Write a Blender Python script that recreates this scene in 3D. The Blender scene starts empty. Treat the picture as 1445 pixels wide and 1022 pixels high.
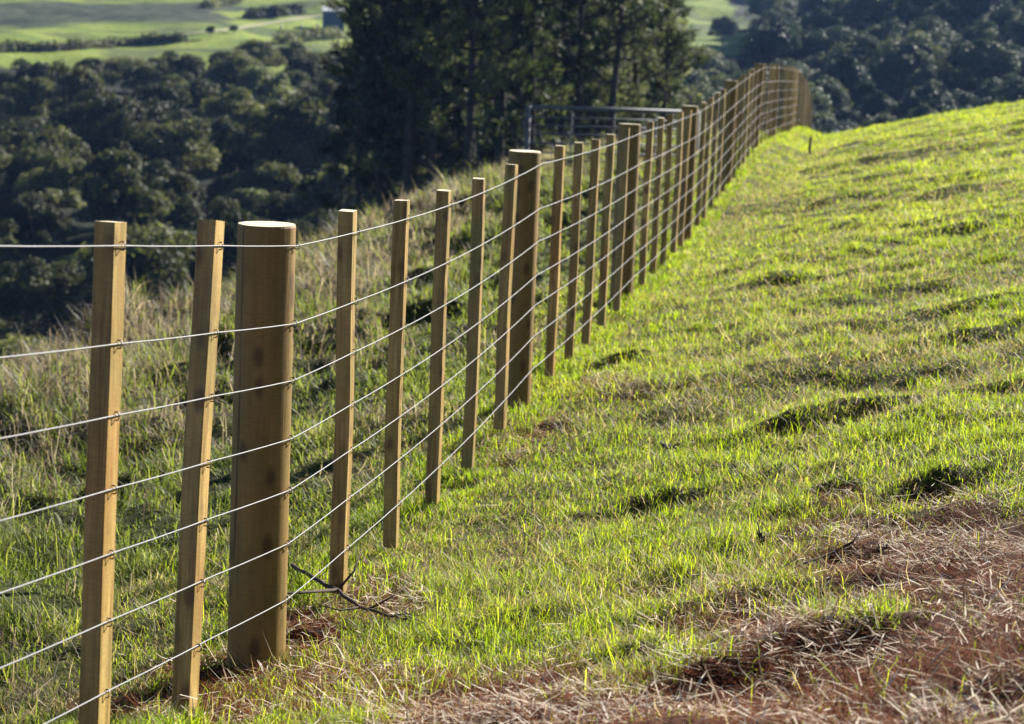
import bpy, math, random
import numpy as np
from mathutils import Vector, Matrix

# ------------------------------------------------------------------ camera, world, sun, exposure
scene = bpy.context.scene
FPX = 3000.0                       # focal length in pixels of the 1445 px wide frame
CX, CY = 722.5, 511.0
PITCH, ROLL = math.atan(451.0 / 3000.0), 0.045
EYE = np.array([0.0, 0.0, 1.67])
_F = np.array([0, math.cos(PITCH), -math.sin(PITCH)])
_R0 = np.array([1.0, 0, 0])
_U0 = np.array([0, math.sin(PITCH), math.cos(PITCH)])
_R = math.cos(ROLL) * _R0 + math.sin(ROLL) * _U0
_U = -math.sin(ROLL) * _R0 + math.cos(ROLL) * _U0

cam_data = bpy.data.cameras.new("camera")
cam = bpy.data.objects.new("camera", cam_data)
scene.collection.objects.link(cam)
scene.camera = cam
cam.matrix_world = Matrix(((_R[0], _U[0], -_F[0], EYE[0]), (_R[1], _U[1], -_F[1], EYE[1]),
                           (_R[2], _U[2], -_F[2], EYE[2]), (0, 0, 0, 1)))
cam_data.sensor_fit = 'HORIZONTAL'
cam_data.sensor_width = 36
cam_data.lens = FPX / 1445 * 36
cam_data.clip_start = 0.1
cam_data.clip_end = 6000
cam_data.dof.use_dof = True
cam_data.dof.focus_distance = 6.3
cam_data.dof.aperture_fstop = 6.3

SUN_AZ, SUN_EL = math.radians(40), math.radians(28)
world = bpy.data.worlds.new("World")
scene.world = world
world.use_nodes = True
wn = world.node_tree
sky = wn.nodes.new('ShaderNodeTexSky')
sky.sky_type = 'NISHITA'
sky.sun_disc = False
sky.sun_elevation = SUN_EL
sky.sun_rotation = SUN_AZ
sky.air_density = 0.4
sky.dust_density = 0.2
sky.ozone_density = 2.0
wn.links.new(sky.outputs[0], wn.nodes['Background'].inputs[0])
wn.nodes['Background'].inputs[1].default_value = 0.05
sl = bpy.data.lights.new("sun", 'SUN')
sl.energy = 5.0
sl.angle = math.radians(0.5)
sl.color = (1.0, 0.95, 0.86)
sun = bpy.data.objects.new("sun", sl)
scene.collection.objects.link(sun)
sdir = Vector((math.sin(SUN_AZ) * math.cos(SUN_EL), math.cos(SUN_AZ) * math.cos(SUN_EL), math.sin(SUN_EL)))
sun.rotation_euler = sdir.to_track_quat('Z', 'Y').to_euler()
scene.view_settings.view_transform = 'Standard'
scene.view_settings.look = 'None'
scene.view_settings.exposure = 1.62
scene.view_settings.gamma = 1
scene.cycles.use_denoising = True
scene.cycles.max_bounces = 6
scene.cycles.diffuse_bounces = 3
scene.cycles.transmission_bounces = 4
scene.cycles.volume_bounces = 0

rng = np.random.default_rng(7)
random.seed(7)

# ------------------------------------------------------------------ maths helpers
def P(px, py, d):
    """point at depth d on the ray through pixel (px, py)"""
    return EYE + d * (_F + (px - CX) / FPX * _R - (py - CY) / FPX * _U)

def project(p):
    q = np.asarray(p) - EYE
    d = q @ _F
    dd = np.maximum(d, 0.05)
    return CX + FPX * (q @ _R) / dd, CY - FPX * (q @ _U) / dd, d

def sstep(a, b, x):
    t = np.clip((x - a) / (b - a), 0, 1)
    return t * t * (3 - 2 * t)

def _hash(ix, iy, s):
    h = (ix.astype(np.int64) * 374761393 + iy.astype(np.int64) * 668265263 + s * 974711) & 0x7fffffff
    h = ((h ^ (h >> 13)) * 1274126177) & 0x7fffffff
    h = h ^ (h >> 16)
    return (h & 0xffff) / 65535.0

def vnoise(x, y, s=0):
    x = np.asarray(x, float); y = np.asarray(y, float)
    ix, iy = np.floor(x), np.floor(y)
    fx, fy = x - ix, y - iy
    fx = fx * fx * (3 - 2 * fx); fy = fy * fy * (3 - 2 * fy)
    a, b = _hash(ix, iy, s), _hash(ix + 1, iy, s)
    c, d = _hash(ix, iy + 1, s), _hash(ix + 1, iy + 1, s)
    return (a + (b - a) * fx) * (1 - fy) + (c + (d - c) * fx) * fy - 0.5

def fbm(x, y, s=0, n=3):
    v, a = 0, 1.0
    for k in range(n):
        v = v + a * vnoise(x * 2 ** k + 13.7 * k, y * 2 ** k - 7.1 * k, s + k)
        a *= 0.5
    return v

# ------------------------------------------------------------------ fence line measured from the photograph
WIRE = [0.0, .216, .375, .539, .685, .838, 1.0]
WLEN, WIRE_TOP, WIRE_GROUND = 1.0, 0.056, 0.195
wire_nodes = [(-610, 347, 2.6), (153, 347, 4.57), (412, 347, 5.8)]
wire_nodes[0] = None
a_ = P(153, 347, 4.57); b_ = P(419, 347, 5.83)
path = [tuple(b_ + (a_ - b_) * 2.6), tuple(a_), tuple(b_)]          # the strand runs on behind the camera's left edge
ys_d = [5.8, 10.22, 14.66, 17.9, 19.6, 21.0, 22.6, 24.6, 28.2, 31.5]
ys_y = [347, 231, 187.5, 168, 158.5, 149, 137.5, 124, 106, 95.5]
def edge(px):
    d = 4734.0 / (1228.0 - px)
    return P(px, np.interp(d, ys_d, ys_y), d)
elements = []                                                         # (kind, point on the top wire)
for t in (0.4, 0.93, 1.5, 2.05):
    elements.append(('batten', b_ + (a_ - b_) * t * 1.0) if t > 1.4 else ('batten', b_ + (a_ - b_) * {0.4: 0.465, 0.93: 0.94}[t]))
elements.append(('post', b_))
for kind, xs in (('batten', (505, 577, 636, 685, 730)), ('post', (765,)), ('batten', (797, 824, 847, 868, 888)), ('post', (905.5,)),
                 ('batten', (922.5, 937, 950.5, 964.6, 975)), ('post', (986,)), ('batten', (997, 1005.6, 1015.8, 1023.6, 1031.4)),
                 ('post', (1040.4,)), ('batten', (1045.5, 1052.6, 1058.8, 1065, 1071)), ('post', (1077.6,))):
    for x in xs:
        p = edge(x)
        elements.append((kind, p))
        path.append(tuple(p))
far_nodes = [(1077.6, 95.5, 31.5), (1101, 96, 36.0), (1120, 99, 40.5), (1127, 101.5, 44.7), (1133, 108, 49), (1138.5, 117.5, 53.3), (1143.5, 133, 57.6), (1147, 152, 61.8)]
for (x0, y0, d0), (x1, y1, d1) in zip(far_nodes[:-1], far_nodes[1:]):
    A, B = P(x0, y0, d0), P(x1, y1, d1)
    for k in range(1, 6):
        p = A + (B - A) * k / 5
        elements.append(('post' if k == 5 else 'batten', p))
        path.append(tuple(p))
path = np.array(path)
fy, fx_, fz = path[:, 1], path[:, 0], path[:, 2] - (WLEN + WIRE_GROUND)
# ground profile under the fence, by world y
gy = np.concatenate(([-20, -3, 1.0], fy, [70, 80, 95, 120, 6000]))
gz = np.concatenate(([fz[1] + .1, fz[1] + .12, fz[1] + .14], fz, [fz[-1] - 1.6, fz[-1] - 4.4, fz[-1] - 9.5, fz[-1] - 22, fz[-1] - 22 - 1500]))
gx = np.concatenate(([fx_[0] - 3.9, fx_[0] - .8, fx_[0]], fx_, [fx_[-1] + 1.2, fx_[-1] + 2.6, fx_[-1] + 4.5, fx_[-1] + 8, fx_[-1] + 800]))
o_ = np.argsort(gy, kind='stable')
gy, gz, gx = gy[o_], gz[o_], gx[o_]
def smooth_interp(y, yy, vv, w=0.5):
    return (np.interp(y - w, yy, vv) + 2 * np.interp(y, yy, vv) + np.interp(y + w, yy, vv)) / 4
def fence_x(Y): return np.interp(Y, gy, gx)
def fence_z(Y): return smooth_interp(Y, gy, gz, 0.35)

def cross(v, Y):
    right = np.interp(Y, [0, 12, 30, 45], [.205, .205, .225, .22]) * np.minimum(v, 10) + 0.10 * np.clip(v - 10, 0, 30) - 0.2 * np.clip(v - 40, 0, 400)
    right = right - .30 * sstep(0, .7, v) * sstep(20, 32, Y)
    left = 0.16 * v - 0.055 * np.maximum(-v - .8, 0) - 0.42 * np.maximum(-v - 4.9, 0) - 0.25 * sstep(4.2, 6.5, -v) 
    return np.where(v > 0, right, left)

def hills_h(X, Y):
    t = X / np.maximum(np.abs(Y), 30.0)
    zl = np.interp(Y, [0, 60, 90, 120, 200, 262, 330, 430, 520, 700, 1200, 2500], [-30, -24, -24, -22, -13.5, -6.5, -0.5, 6.5, 13, 45, 120, 160])
    zr = np.interp(Y, [0, 60, 100, 150, 220, 300, 330, 400, 600, 1200, 2500], [-34, -32, -28, -17.5, -9, 3.5, 6, 24, 70, 130, 160])
    zc = zl + (zr - zl) * sstep(0.125, 0.20, t)
    zc = zc + 13 * np.exp(-((X - 2 - 0 * Y) / 15.0) ** 2 - ((Y - 92) / 34.0) ** 2)
    n = fbm(X / 60.0, Y / 60.0, 31, 3) + .55 * fbm(X / 17.0, Y / 24.0, 35, 2) * sstep(240, 290, Y)
    zc = zc + n * np.interp(Y, [60, 200, 400, 900], [1.2, 3.0, 4.0, 18])
    return zc

HOLLOWS = []          # (x, y, radius, height): a little hummock with a hollow on its near side
def terrain(X, Y, detail=True):
    X = np.asarray(X, float); Y = np.asarray(Y, float)
    v = X - fence_x(Y)
    z = fence_z(Y) + cross(v, Y)
    if detail:
        am = np.where(v > 0, 1.0, 1.0 + 2.0 * sstep(0.5, 2.4, -v))
        am = am * np.interp(np.abs(v), [0, 0.5, 1.5], [0.12, 0.45, 1.0])
        z = z + am * (0.11 * fbm(X / 1.9, Y / 2.6, 3, 2) + 0.085 * fbm(X / 0.55, Y / 0.62, 5, 2) + 0.05 * vnoise(X / 0.17, Y / 0.2, 9) + 0.06 * np.clip(vnoise(X / 0.8 + 5, Y / 0.33, 19), 0, 1))
        for (hx, hy, r, a) in HOLLOWS:
            dx, dy = (X - hx) * .62, Y - hy - .25 * (X - hx)
            dx = dx + r * 1.1 * vnoise(X / (r * .8), Y / (r * .8), 23); dy = dy + r * .9 * vnoise(X / (r * .7) + 9, Y / (r * .7), 29)
            z = z - a * np.exp(-(dx * dx + dy * dy) / (r * r)) + 0.8 * a * np.exp(-(dx * dx + (dy - 1.3 * r) ** 2) / (r * r * 0.9))
    hz = hills_h(X, Y)
    k = 1.5
    m = np.maximum(z, hz)
    return m + k * np.log1p(np.exp(-np.abs(z - hz) / k)) * sstep(40, 70, Y) * 0.6

def ray_ground(px, py, dmin=3.0, dmax=900.0, detail=True):
    ds = np.geomspace(dmin, dmax, 4000)
    pts = EYE[None] + ds[:, None] * (_F + (px - CX) / FPX * _R - (py - CY) / FPX * _U)[None]
    dz = pts[:, 2] - terrain(pts[:, 0], pts[:, 1], detail)
    i = np.argmax(dz < 0)
    return pts[i] if dz[i] < 0 else None

for (px, py, r, a) in ((1108, 402, .30, .10), (1183, 392, .16, .07), (872, 517, .17, .09), (868, 728, .13, .06), (945, 706, .14, .07),
                       (1235, 595, .22, .09), (285, 968, .13, .07), (1100, 880, .14, .05), (1010, 975, .12, .05), (1200, 930, .16, .06), (760, 985, .14, .06), (1120, 615, .16, .05), (1182, 702, .15, .06), (424, 914, .075, .10), (592, 468, .26, .20), (660, 690, .1, .04),
                       (170, 700, .12, .10), (1240, 795, .15, .07), (905, 935, .12, .06), (560, 330, .5, .15), (330, 520, .25, .15),
                       (1020, 470, .2, .05), (1190, 250, .4, .14), (1040, 390, .25, .05), (1330, 700, .2, .07), (1380, 480, .3, .09), (770, 610, .12, .035)):
    g = ray_ground(px, py, 3.5, 60, False)
    HOLLOWS.append((g[0], g[1], r * .66, a * .75))

# ------------------------------------------------------------------ materials
def new_mat(name):
    m = bpy.data.materials.new(name)
    m.use_nodes = True
    nt = m.node_tree
    for n in list(nt.nodes):
        if n.type != 'OUTPUT_MATERIAL':
            nt.nodes.remove(n)
    return m, nt, nt.nodes['Material Output']

def N(nt, kind, **kw):
    n = nt.nodes.new(kind)
    for k, v in kw.items():
        if hasattr(n, k):
            setattr(n, k, v)
        else:
            n.inputs[k.replace('_', ' ')].default_value = v
    return n

def ramp(nt, fac, stops):
    r = nt.nodes.new('ShaderNodeValToRGB')
    while len(r.color_ramp.elements) > 1:
        r.color_ramp.elements.remove(r.color_ramp.elements[0])
    r.color_ramp.elements[0].position = stops[0][0]
    r.color_ramp.elements[0].color = (*stops[0][1], 1)
    for p, c in stops[1:]:
        e = r.color_ramp.elements.new(p); e.color = (*c, 1)
    nt.links.new(fac, r.inputs[0])
    return r.outputs[0]

def mix(nt, fac, a, b, blend='MIX'):
    m = nt.nodes.new('ShaderNodeMixRGB'); m.blend_type = blend
    for sock, v in ((m.inputs[0], fac), (m.inputs[1], a), (m.inputs[2], b)):
        if isinstance(v, (int, float)): sock.default_value = v
        elif isinstance(v, tuple): sock.default_value = (*v, 1)
        else: nt.links.new(v, sock)
    return m.outputs[0]

def math_n(nt, op, a, b=None, clamp=False):
    m = nt.nodes.new('ShaderNodeMath'); m.operation = op; m.use_clamp = clamp
    for i, v in enumerate((a, b)):
        if v is None: continue
        if isinstance(v, (int, float)): m.inputs[i].default_value = v
        else: nt.links.new(v, m.inputs[i])
    return m.outputs[0]

def noise(nt, vec, scale, detail=3, rough=0.55):
    n = nt.nodes.new('ShaderNodeTexNoise')
    n.inputs['Scale'].default_value = scale
    n.inputs['Detail'].default_value = detail
    n.inputs['Roughness'].default_value = rough
    if vec is not None: nt.links.new(vec, n.inputs['Vector'])
    return n.outputs['Fac']

def mapping(nt, src, scale=(1, 1, 1)):
    m = nt.nodes.new('ShaderNodeMapping')
    m.inputs['Scale'].default_value = scale
    nt.links.new(src, m.inputs['Vector'])
    return m.outputs[0]

def attr(nt, name):
    a = nt.nodes.new('ShaderNodeAttribute'); a.attribute_name = name
    return a

def leaf_shader(nt, out, col, trans, transl=0.45, rough=0.6, spec=0.15):
    d = N(nt, 'ShaderNodeBsdfPrincipled'); d.inputs['Roughness'].default_value = rough
    d.inputs['Specular IOR Level'].default_value = spec
    nt.links.new(col, d.inputs['Base Color'])
    t = nt.nodes.new('ShaderNodeBsdfTranslucent'); nt.links.new(trans, t.inputs[0])
    m = nt.nodes.new('ShaderNodeMixShader'); m.inputs[0].default_value = transl
    nt.links.new(d.outputs[0], m.inputs[1]); nt.links.new(t.outputs[0], m.inputs[2])
    nt.links.new(m.outputs[0], out.inputs[0])

def mat_blades(name, green, dry, transl=0.5, scl=1.0, mult=(3.1, 3.1, 1.5)):
    """tint: per blade 0..1; dry: per blade 0..1"""
    m, nt, out = new_mat(name)
    t, d = attr(nt, 'tint').outputs['Fac'], attr(nt, 'dry').outputs['Fac']
    pos = nt.nodes.new('ShaderNodeNewGeometry').outputs['Position']
    big = noise(nt, pos, 1.3 * scl, 3)
    f = math_n(nt, 'ADD', math_n(nt, 'MULTIPLY', t, 0.55), math_n(nt, 'MULTIPLY', big, 0.5))
    c = mix(nt, d, ramp(nt, f, green), ramp(nt, t, dry))
    tc = mix(nt, 1.0, c, (1.0, 0.98, 0.75), 'MULTIPLY')
    leaf_shader(nt, out, c, mix(nt, 1.0, tc, mix(nt, d, mult, (1.5, 1.42, 1.15)), 'MULTIPLY'), transl, 0.55, 0.2)
    return m

M_lawn = mat_blades('lawn_grass', [(0.15, (.050, .075, .010)), (0.42, (.095, .145, .014)), (0.62, (.175, .22, .020)), (0.85, (.27, .29, .045))],
                    [(0.0, (.16, .11, .06)), (0.5, (.33, .27, .14)), (1.0, (.50, .45, .32))])
M_bank = mat_blades('bank_grass', [(0.15, (.034, .055, .012)), (0.45, (.075, .105, .020)), (0.65, (.14, .17, .035)), (0.9, (.22, .22, .07))],
                    [(0.0, (.06, .045, .045)), (0.4, (.16, .13, .115)), (0.75, (.27, .235, .20)), (1.0, (.46, .42, .37))], 0.42, mult=(2.7, 2.7, 1.9))
def mat_litter():
    m, nt, out = new_mat('dead_straw')
    t = attr(nt, 'tint').outputs['Fac']
    c = ramp(nt, t, [(0, (.035, .012, .006)), (0.3, (.13, .036, .012)), (0.5, (.25, .075, .026)), (0.66, (.34, .24, .15)), (1.0, (.78, .69, .56))])
    leaf_shader(nt, out, c, c, 0.12, 0.8, 0.05)
    return m
M_litter = mat_litter()

def mat_ground():
    m, nt, out = new_mat('hillside_soil')
    pos = nt.nodes.new('ShaderNodeNewGeometry').outputs['Position']
    lit, bank = attr(nt, 'litter').outputs['Fac'], attr(nt, 'bank').outputs['Fac']
    n1, n2 = noise(nt, pos, 9, 5, .7), noise(nt, pos, 60, 4, .7)
    f = math_n(nt, 'ADD', math_n(nt, 'MULTIPLY', n1, .6), math_n(nt, 'MULTIPLY', n2, .4))
    turf = ramp(nt, f, [(0.3, (.022, .022, .009)), (0.55, (.05, .055, .018)), (0.75, (.10, .095, .045))])
    duff = ramp(nt, f, [(0.35, (.018, .007, .004)), (0.52, (.06, .022, .011)), (0.7, (.12, .05, .024))])
    c = mix(nt, lit, turf, duff)
    b = N(nt, 'ShaderNodeBsdfPrincipled'); b.inputs['Roughness'].default_value = 0.95
    b.inputs['Specular IOR Level'].default_value = 0.1
    nt.links.new(c, b.inputs['Base Color'])
    bp = nt.nodes.new('ShaderNodeBump'); bp.inputs['Strength'].default_value = 0.8; bp.inputs['Distance'].default_value = 0.03
    nt.links.new(f, bp.inputs['Height']); nt.links.new(bp.outputs[0], b.inputs['Normal'])
    nt.links.new(b.outputs[0], out.inputs[0])
    return m

def mat_hills():
    m, nt, out = new_mat('pasture')
    pos = nt.nodes.new('ShaderNodeNewGeometry').outputs['Position']
    sc, wd = attr(nt, 'scrub').outputs['Fac'], attr(nt, 'wood').outputs['Fac']
    n1, n2, n3 = noise(nt, pos, 0.09, 4, .6), noise(nt, pos, 0.9, 4, .7), noise(nt, mapping(nt, pos, (1, 1, 3)), 0.35, 3, .6)
    f = math_n(nt, 'ADD', math_n(nt, 'MULTIPLY', n1, .6), math_n(nt, 'MULTIPLY', n2, .4))
    grass = ramp(nt, f, [(0.3, (.05, .08, .022)), (0.45, (.11, .16, .028)), (0.58, (.20, .25, .04)), (0.75, (.24, .22, .10))])
    scrub = ramp(nt, n3, [(0.35, (.018, .028, .018)), (0.5, (.035, .048, .026)), (0.65, (.075, .08, .05))])
    c = mix(nt, sc, grass, scrub)
    c = mix(nt, wd, c, (.016, .022, .012))
    b = N(nt, 'ShaderNodeBsdfPrincipled'); b.inputs['Roughness'].default_value = 0.9
    b.inputs['Specular IOR Level'].default_value = 0.1
    nt.links.new(c, b.inputs['Base Color'])
    bp = nt.nodes.new('ShaderNodeBump'); bp.inputs['Strength'].default_value = 0.6; bp.inputs['Distance'].default_value = 0.6
    nt.links.new(n2, bp.inputs['Height']); nt.links.new(bp.outputs[0], b.inputs['Normal'])
    nt.links.new(b.outputs[0], out.inputs[0])
    return m

def mat_wood(name, tone=1.0, warm=(1, 1, 1), rough=.55, coat=0.0, plain=False):
    m, nt, out = new_mat(name)
    tc = nt.nodes.new('ShaderNodeTexCoord').outputs['Object']
    info = nt.nodes.new('ShaderNodeObjectInfo').outputs['Random']
    off = nt.nodes.new('ShaderNodeVectorMath'); off.operation = 'ADD'
    cmb = nt.nodes.new('ShaderNodeCombineXYZ')
    sc = math_n(nt, 'MULTIPLY', info, 17.0)
    nt.links.new(sc, cmb.inputs[0]); nt.links.new(sc, cmb.inputs[1]); nt.links.new(math_n(nt, 'MULTIPLY', info, 5.0), cmb.inputs[2])
    nt.links.new(tc, off.inputs[0]); nt.links.new(cmb.outputs[0], off.inputs[1])
    v = off.outputs[0]
    warp = noise(nt, mapping(nt, v, (3, 3, 1.2)), 2.5, 2)
    grain = nt.nodes.new('ShaderNodeTexNoise')
    nt.links.new(mapping(nt, v, (1, 1, .035)), grain.inputs['Vector'])
    grain.inputs['Scale'].default_value = 95; grain.inputs['Detail'].default_value = 4; grain.inputs['Roughness'].default_value = .65
    grain.inputs['Distortion'].default_value = 0.5
    g = grain.outputs['Fac']
    streak = noise(nt, mapping(nt, v, (1, 1, .09)), 22, 3, .6)
    blot = noise(nt, mapping(nt, v, (1, 1, .45)), 7, 3, .6)
    knot = nt.nodes.new('ShaderNodeTexVoronoi'); knot.inputs['Scale'].default_value = 1.0
    nt.links.new(mapping(nt, v, (15, 15, 7.5)), knot.inputs['Vector'])
    kd = ramp(nt, knot.outputs['Distance'], [(0.0, (1, 1, 1)), (0.16, (.9, .9, .9)), (0.25, (.35, .35, .35)), (0.33, (0, 0, 0))])
    f = math_n(nt, 'ADD', math_n(nt, 'MULTIPLY', g, .5), math_n(nt, 'MULTIPLY', streak, .5))
    c = ramp(nt, f, [(0.30, (.26, .165, .065)), (0.45, (.36, .24, .10)), (0.56, (.43, .30, .13)), (0.70, (.50, .37, .18))] if plain else [(0.34, (.08, .04, .012)), (0.44, (.28, .17, .06)), (0.53, (.47, .33, .14)), (0.64, (.66, .51, .27))])
    c = mix(nt, ramp(nt, blot, [(0.38, (0, 0, 0)), (0.66, (.75, .75, .75))]), c, (.22, .19, .075))
    c = mix(nt, ramp(nt, warp, [(0.5, (0, 0, 0)), (0.72, (.55, .55, .55))]), c, (.33, .16, .05))
    kf = math_n(nt, 'MULTIPLY', math_n(nt, 'MULTIPLY', kd, 0.85), ramp(nt, info, [(0.15, (.45, .45, .45)), (0.5, (1, 1, 1))]))
    c = mix(nt, kf, c, (.07, .028, .012))
    crack = noise(nt, mapping(nt, v, (1, 1, .018)), 60, 2, .5)
    c = mix(nt, ramp(nt, crack, [(0.26, (.9, .9, .9)), (0.31, (0, 0, 0))]), c, (.05, .025, .012))
    sawn = noise(nt, mapping(nt, v, (1, 1, 6)), 40, 2, .5)
    c = mix(nt, .35, c, ramp(nt, sawn, [(0.35, (.45, .45, .45)), (0.65, (1, 1, 1))]), 'MULTIPLY')
    # grey weathering differs from piece to piece
    c = mix(nt, math_n(nt, 'MULTIPLY', info, .3), c, (.24, .21, .15))
    c = mix(nt, 1.0, c, tuple(tone * w for w in warm), 'MULTIPLY')
    b = N(nt, 'ShaderNodeBsdfPrincipled'); b.inputs['Roughness'].default_value = rough
    b.inputs['Specular IOR Level'].default_value = 0.35
    b.inputs['Coat Weight'].default_value = coat; b.inputs['Coat Roughness'].default_value = .33
    nt.links.new(c, b.inputs['Base Color'])
    bp = nt.nodes.new('ShaderNodeBump'); bp.inputs['Strength'].default_value = 0.8; bp.inputs['Distance'].default_value = 0.004
    nt.links.new(f, bp.inputs['Height']); nt.links.new(bp.outputs[0], b.inputs['Normal'])
    nt.links.new(b.outputs[0], out.inputs[0])
    return m

def mat_simple(name, col, rough=0.6, metal=0.0, nscale=0, var=0.25, spec=0.5):
    m, nt, out = new_mat(name)
    b = N(nt, 'ShaderNodeBsdfPrincipled')
    b.inputs['Roughness'].default_value = rough; b.inputs['Metallic'].default_value = metal
    b.inputs['Specular IOR Level'].default_value = spec
    if nscale:
        tc = nt.nodes.new('ShaderNodeTexCoord').outputs['Object']
        n = noise(nt, tc, nscale, 4, .65)
        c = ramp(nt, n, [(0.3, tuple(x * (1 - var) for x in col)), (0.7, tuple(min(1, x * (1 + var)) for x in col))])
        nt.links.new(c, b.inputs['Base Color'])
    else:
        b.inputs['Base Color'].default_value = (*col, 1)
    nt.links.new(b.outputs[0], out.inputs[0])
    return m

def mat_endgrain():
    m, nt, out = new_mat('post_end_grain')
    tc = nt.nodes.new('ShaderNodeTexCoord').outputs['Object']
    w = nt.nodes.new('ShaderNodeTexWave'); w.wave_type = 'RINGS'; w.rings_direction = 'Z'
    w.inputs['Scale'].default_value = 22; w.inputs['Distortion'].default_value = 2.0; w.inputs['Detail'].default_value = 3
    nt.links.new(tc, w.inputs['Vector'])
    n = noise(nt, tc, 40, 4, .7)
    f = math_n(nt, 'ADD', math_n(nt, 'MULTIPLY', w.outputs['Fac'], .45), math_n(nt, 'MULTIPLY', n, .55))
    c = ramp(nt, f, [(0.2, (.32, .24, .13)), (0.45, (.62, .53, .34)), (0.75, (.80, .72, .52))])  # end grain paled beyond its own tone, so sunlight on the tops is coloured in
    b = N(nt, 'ShaderNodeBsdfPrincipled'); b.inputs['Roughness'].default_value = 0.85
    nt.links.new(c, b.inputs['Base Color']); nt.links.new(b.outputs[0], out.inputs[0])
    return m

def mat_foliage(name, stops, transl=0.35, nscale=1.2, rough=0.5):
    m, nt, out = new_mat(name)
    t = attr(nt, 'tint').outputs['Fac']
    tc = nt.nodes.new('ShaderNodeTexCoord').outputs['Object']
    info = nt.nodes.new('ShaderNodeObjectInfo').outputs['Random']
    n = noise(nt, tc, nscale, 3)
    f = math_n(nt, 'ADD', math_n(nt, 'MULTIPLY', t, .4), math_n(nt, 'MULTIPLY', n, .30))
    f = math_n(nt, 'ADD', f, math_n(nt, 'MULTIPLY', info, .36))
    c = ramp(nt, f, stops)
    leaf_shader(nt, out, c, mix(nt, 1.0, c, (1.5, 1.55, .9), 'MULTIPLY'), transl, .6, 0.22)
    return m

M_ground, M_hills = mat_ground(), mat_hills()
M_post = mat_wood('round_post_timber', 0.78, (1, .84, .50), plain=True)
M_batten = mat_wood('sawn_batten_timber', 1.08, (1, .90, .62), rough=.5)
M_end = mat_endgrain()
M_wire = mat_simple('galvanised_wire', (.16, .16, .163), 0.55, 0.25, spec=.3)
M_staple = mat_simple('staple_steel', (.12, .11, .10), 0.5, 0.8)
M_steel = mat_simple('grey_pipe_steel', (.11, .12, .135), 0.75, 0.0, 8)
M_twig = mat_simple('dead_twig_bark', (.055, .040, .030), 0.85, 0, 30, .5, .2)
M_palet = mat_simple('bleached_twig', (.38, .33, .27), 0.8, 0, 30, .4, .2)
M_bark = mat_simple('pine_bark', (.050, .040, .034), 0.9, 0, 4, .5, .15)
M_bark2 = mat_simple('bush_bark', (.09, .075, .06), 0.9, 0, 4, .4, .15)
M_pine = mat_foliage('pine_needles', [(0.25, (.008, .013, .008)), (0.48, (.022, .032, .017)), (0.66, (.066, .080, .040)), (0.85, (.20, .21, .11))], 0.4, .5)
M_bush = mat_foliage('bush_leaves', [(0.2, (.010, .015, .006)), (0.45, (.026, .032, .012)), (0.64, (.075, .080, .032)), (0.84, (.21, .215, .10))], 0.42, .7)
M_forest = mat_foliage('forest_leaves', [(0.2, (.012, .022, .018)), (0.5, (.024, .038, .028)), (0.68, (.060, .075, .045)), (0.88, (.17, .17, .10))], 0.35, .4)
M_pale = mat_foliage('pale_leaves', [(0.2, (.05, .06, .03)), (0.5, (.13, .15, .075)), (0.8, (.26, .28, .17))], .4, .8)
M_shrub = mat_foliage('shrub_leaves', [(0.2, (.05, .07, .02)), (0.5, (.10, .13, .035)), (0.8, (.17, .19, .06))], 0.4, 2)

# ------------------------------------------------------------------ object helpers
COL = scene.collection
def link_mesh(name, me, mat, parent=None):
    o = bpy.data.objects.new(name, me)
    COL.objects.link(o)
    for mm in (mat if isinstance(mat, (list, tuple)) else [mat]):
        me.materials.append(mm)
    if parent is not None: o.parent = parent
    return o

def fast_mesh(name, verts, faces_list, attrs=None, smooth=False, matidx=None):
    """faces_list: list of int arrays (n, k)"""
    me = bpy.data.meshes.new(name)
    verts = np.asarray(verts, np.float32)
    me.vertices.add(len(verts)); me.vertices.foreach_set('co', verts.ravel())
    loops = np.concatenate([f.ravel() for f in faces_list]).astype(np.int32)
    tot = np.concatenate([np.full(len(f), f.shape[1], np.int32) for f in faces_list])
    me.loops.add(len(loops)); me.loops.foreach_set('vertex_index', loops)
    start = np.concatenate(([0], np.cumsum(tot)[:-1])).astype(np.int32)
    me.polygons.add(len(tot)); me.polygons.foreach_set('loop_start', start)
    try: me.polygons.foreach_set('loop_total', tot)
    except Exception: pass
    me.polygons.foreach_set('use_smooth', np.full(len(tot), smooth))
    if matidx is not None: me.polygons.foreach_set('material_index', np.asarray(matidx, np.int32))
    me.update(calc_edges=True)
    for k, a in (attrs or {}).items():
        at = me.attributes.new(k, 'FLOAT', 'POINT'); at.data.foreach_set('value', np.asarray(a, np.float32))
    return me

def tag(o, label=None, cat=None, group=None, kind=None):
    if label: o['label'] = label
    if cat: o['category'] = cat
    if group: o['group'] = group
    if kind: o['kind'] = kind
    return o

def empty(name, loc, rz=0):
    o = bpy.data.objects.new(name, None); COL.objects.link(o)
    o.location = tuple(loc); o.rotation_euler = (0, 0, rz); o.empty_display_size = 0.2
    return o

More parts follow.
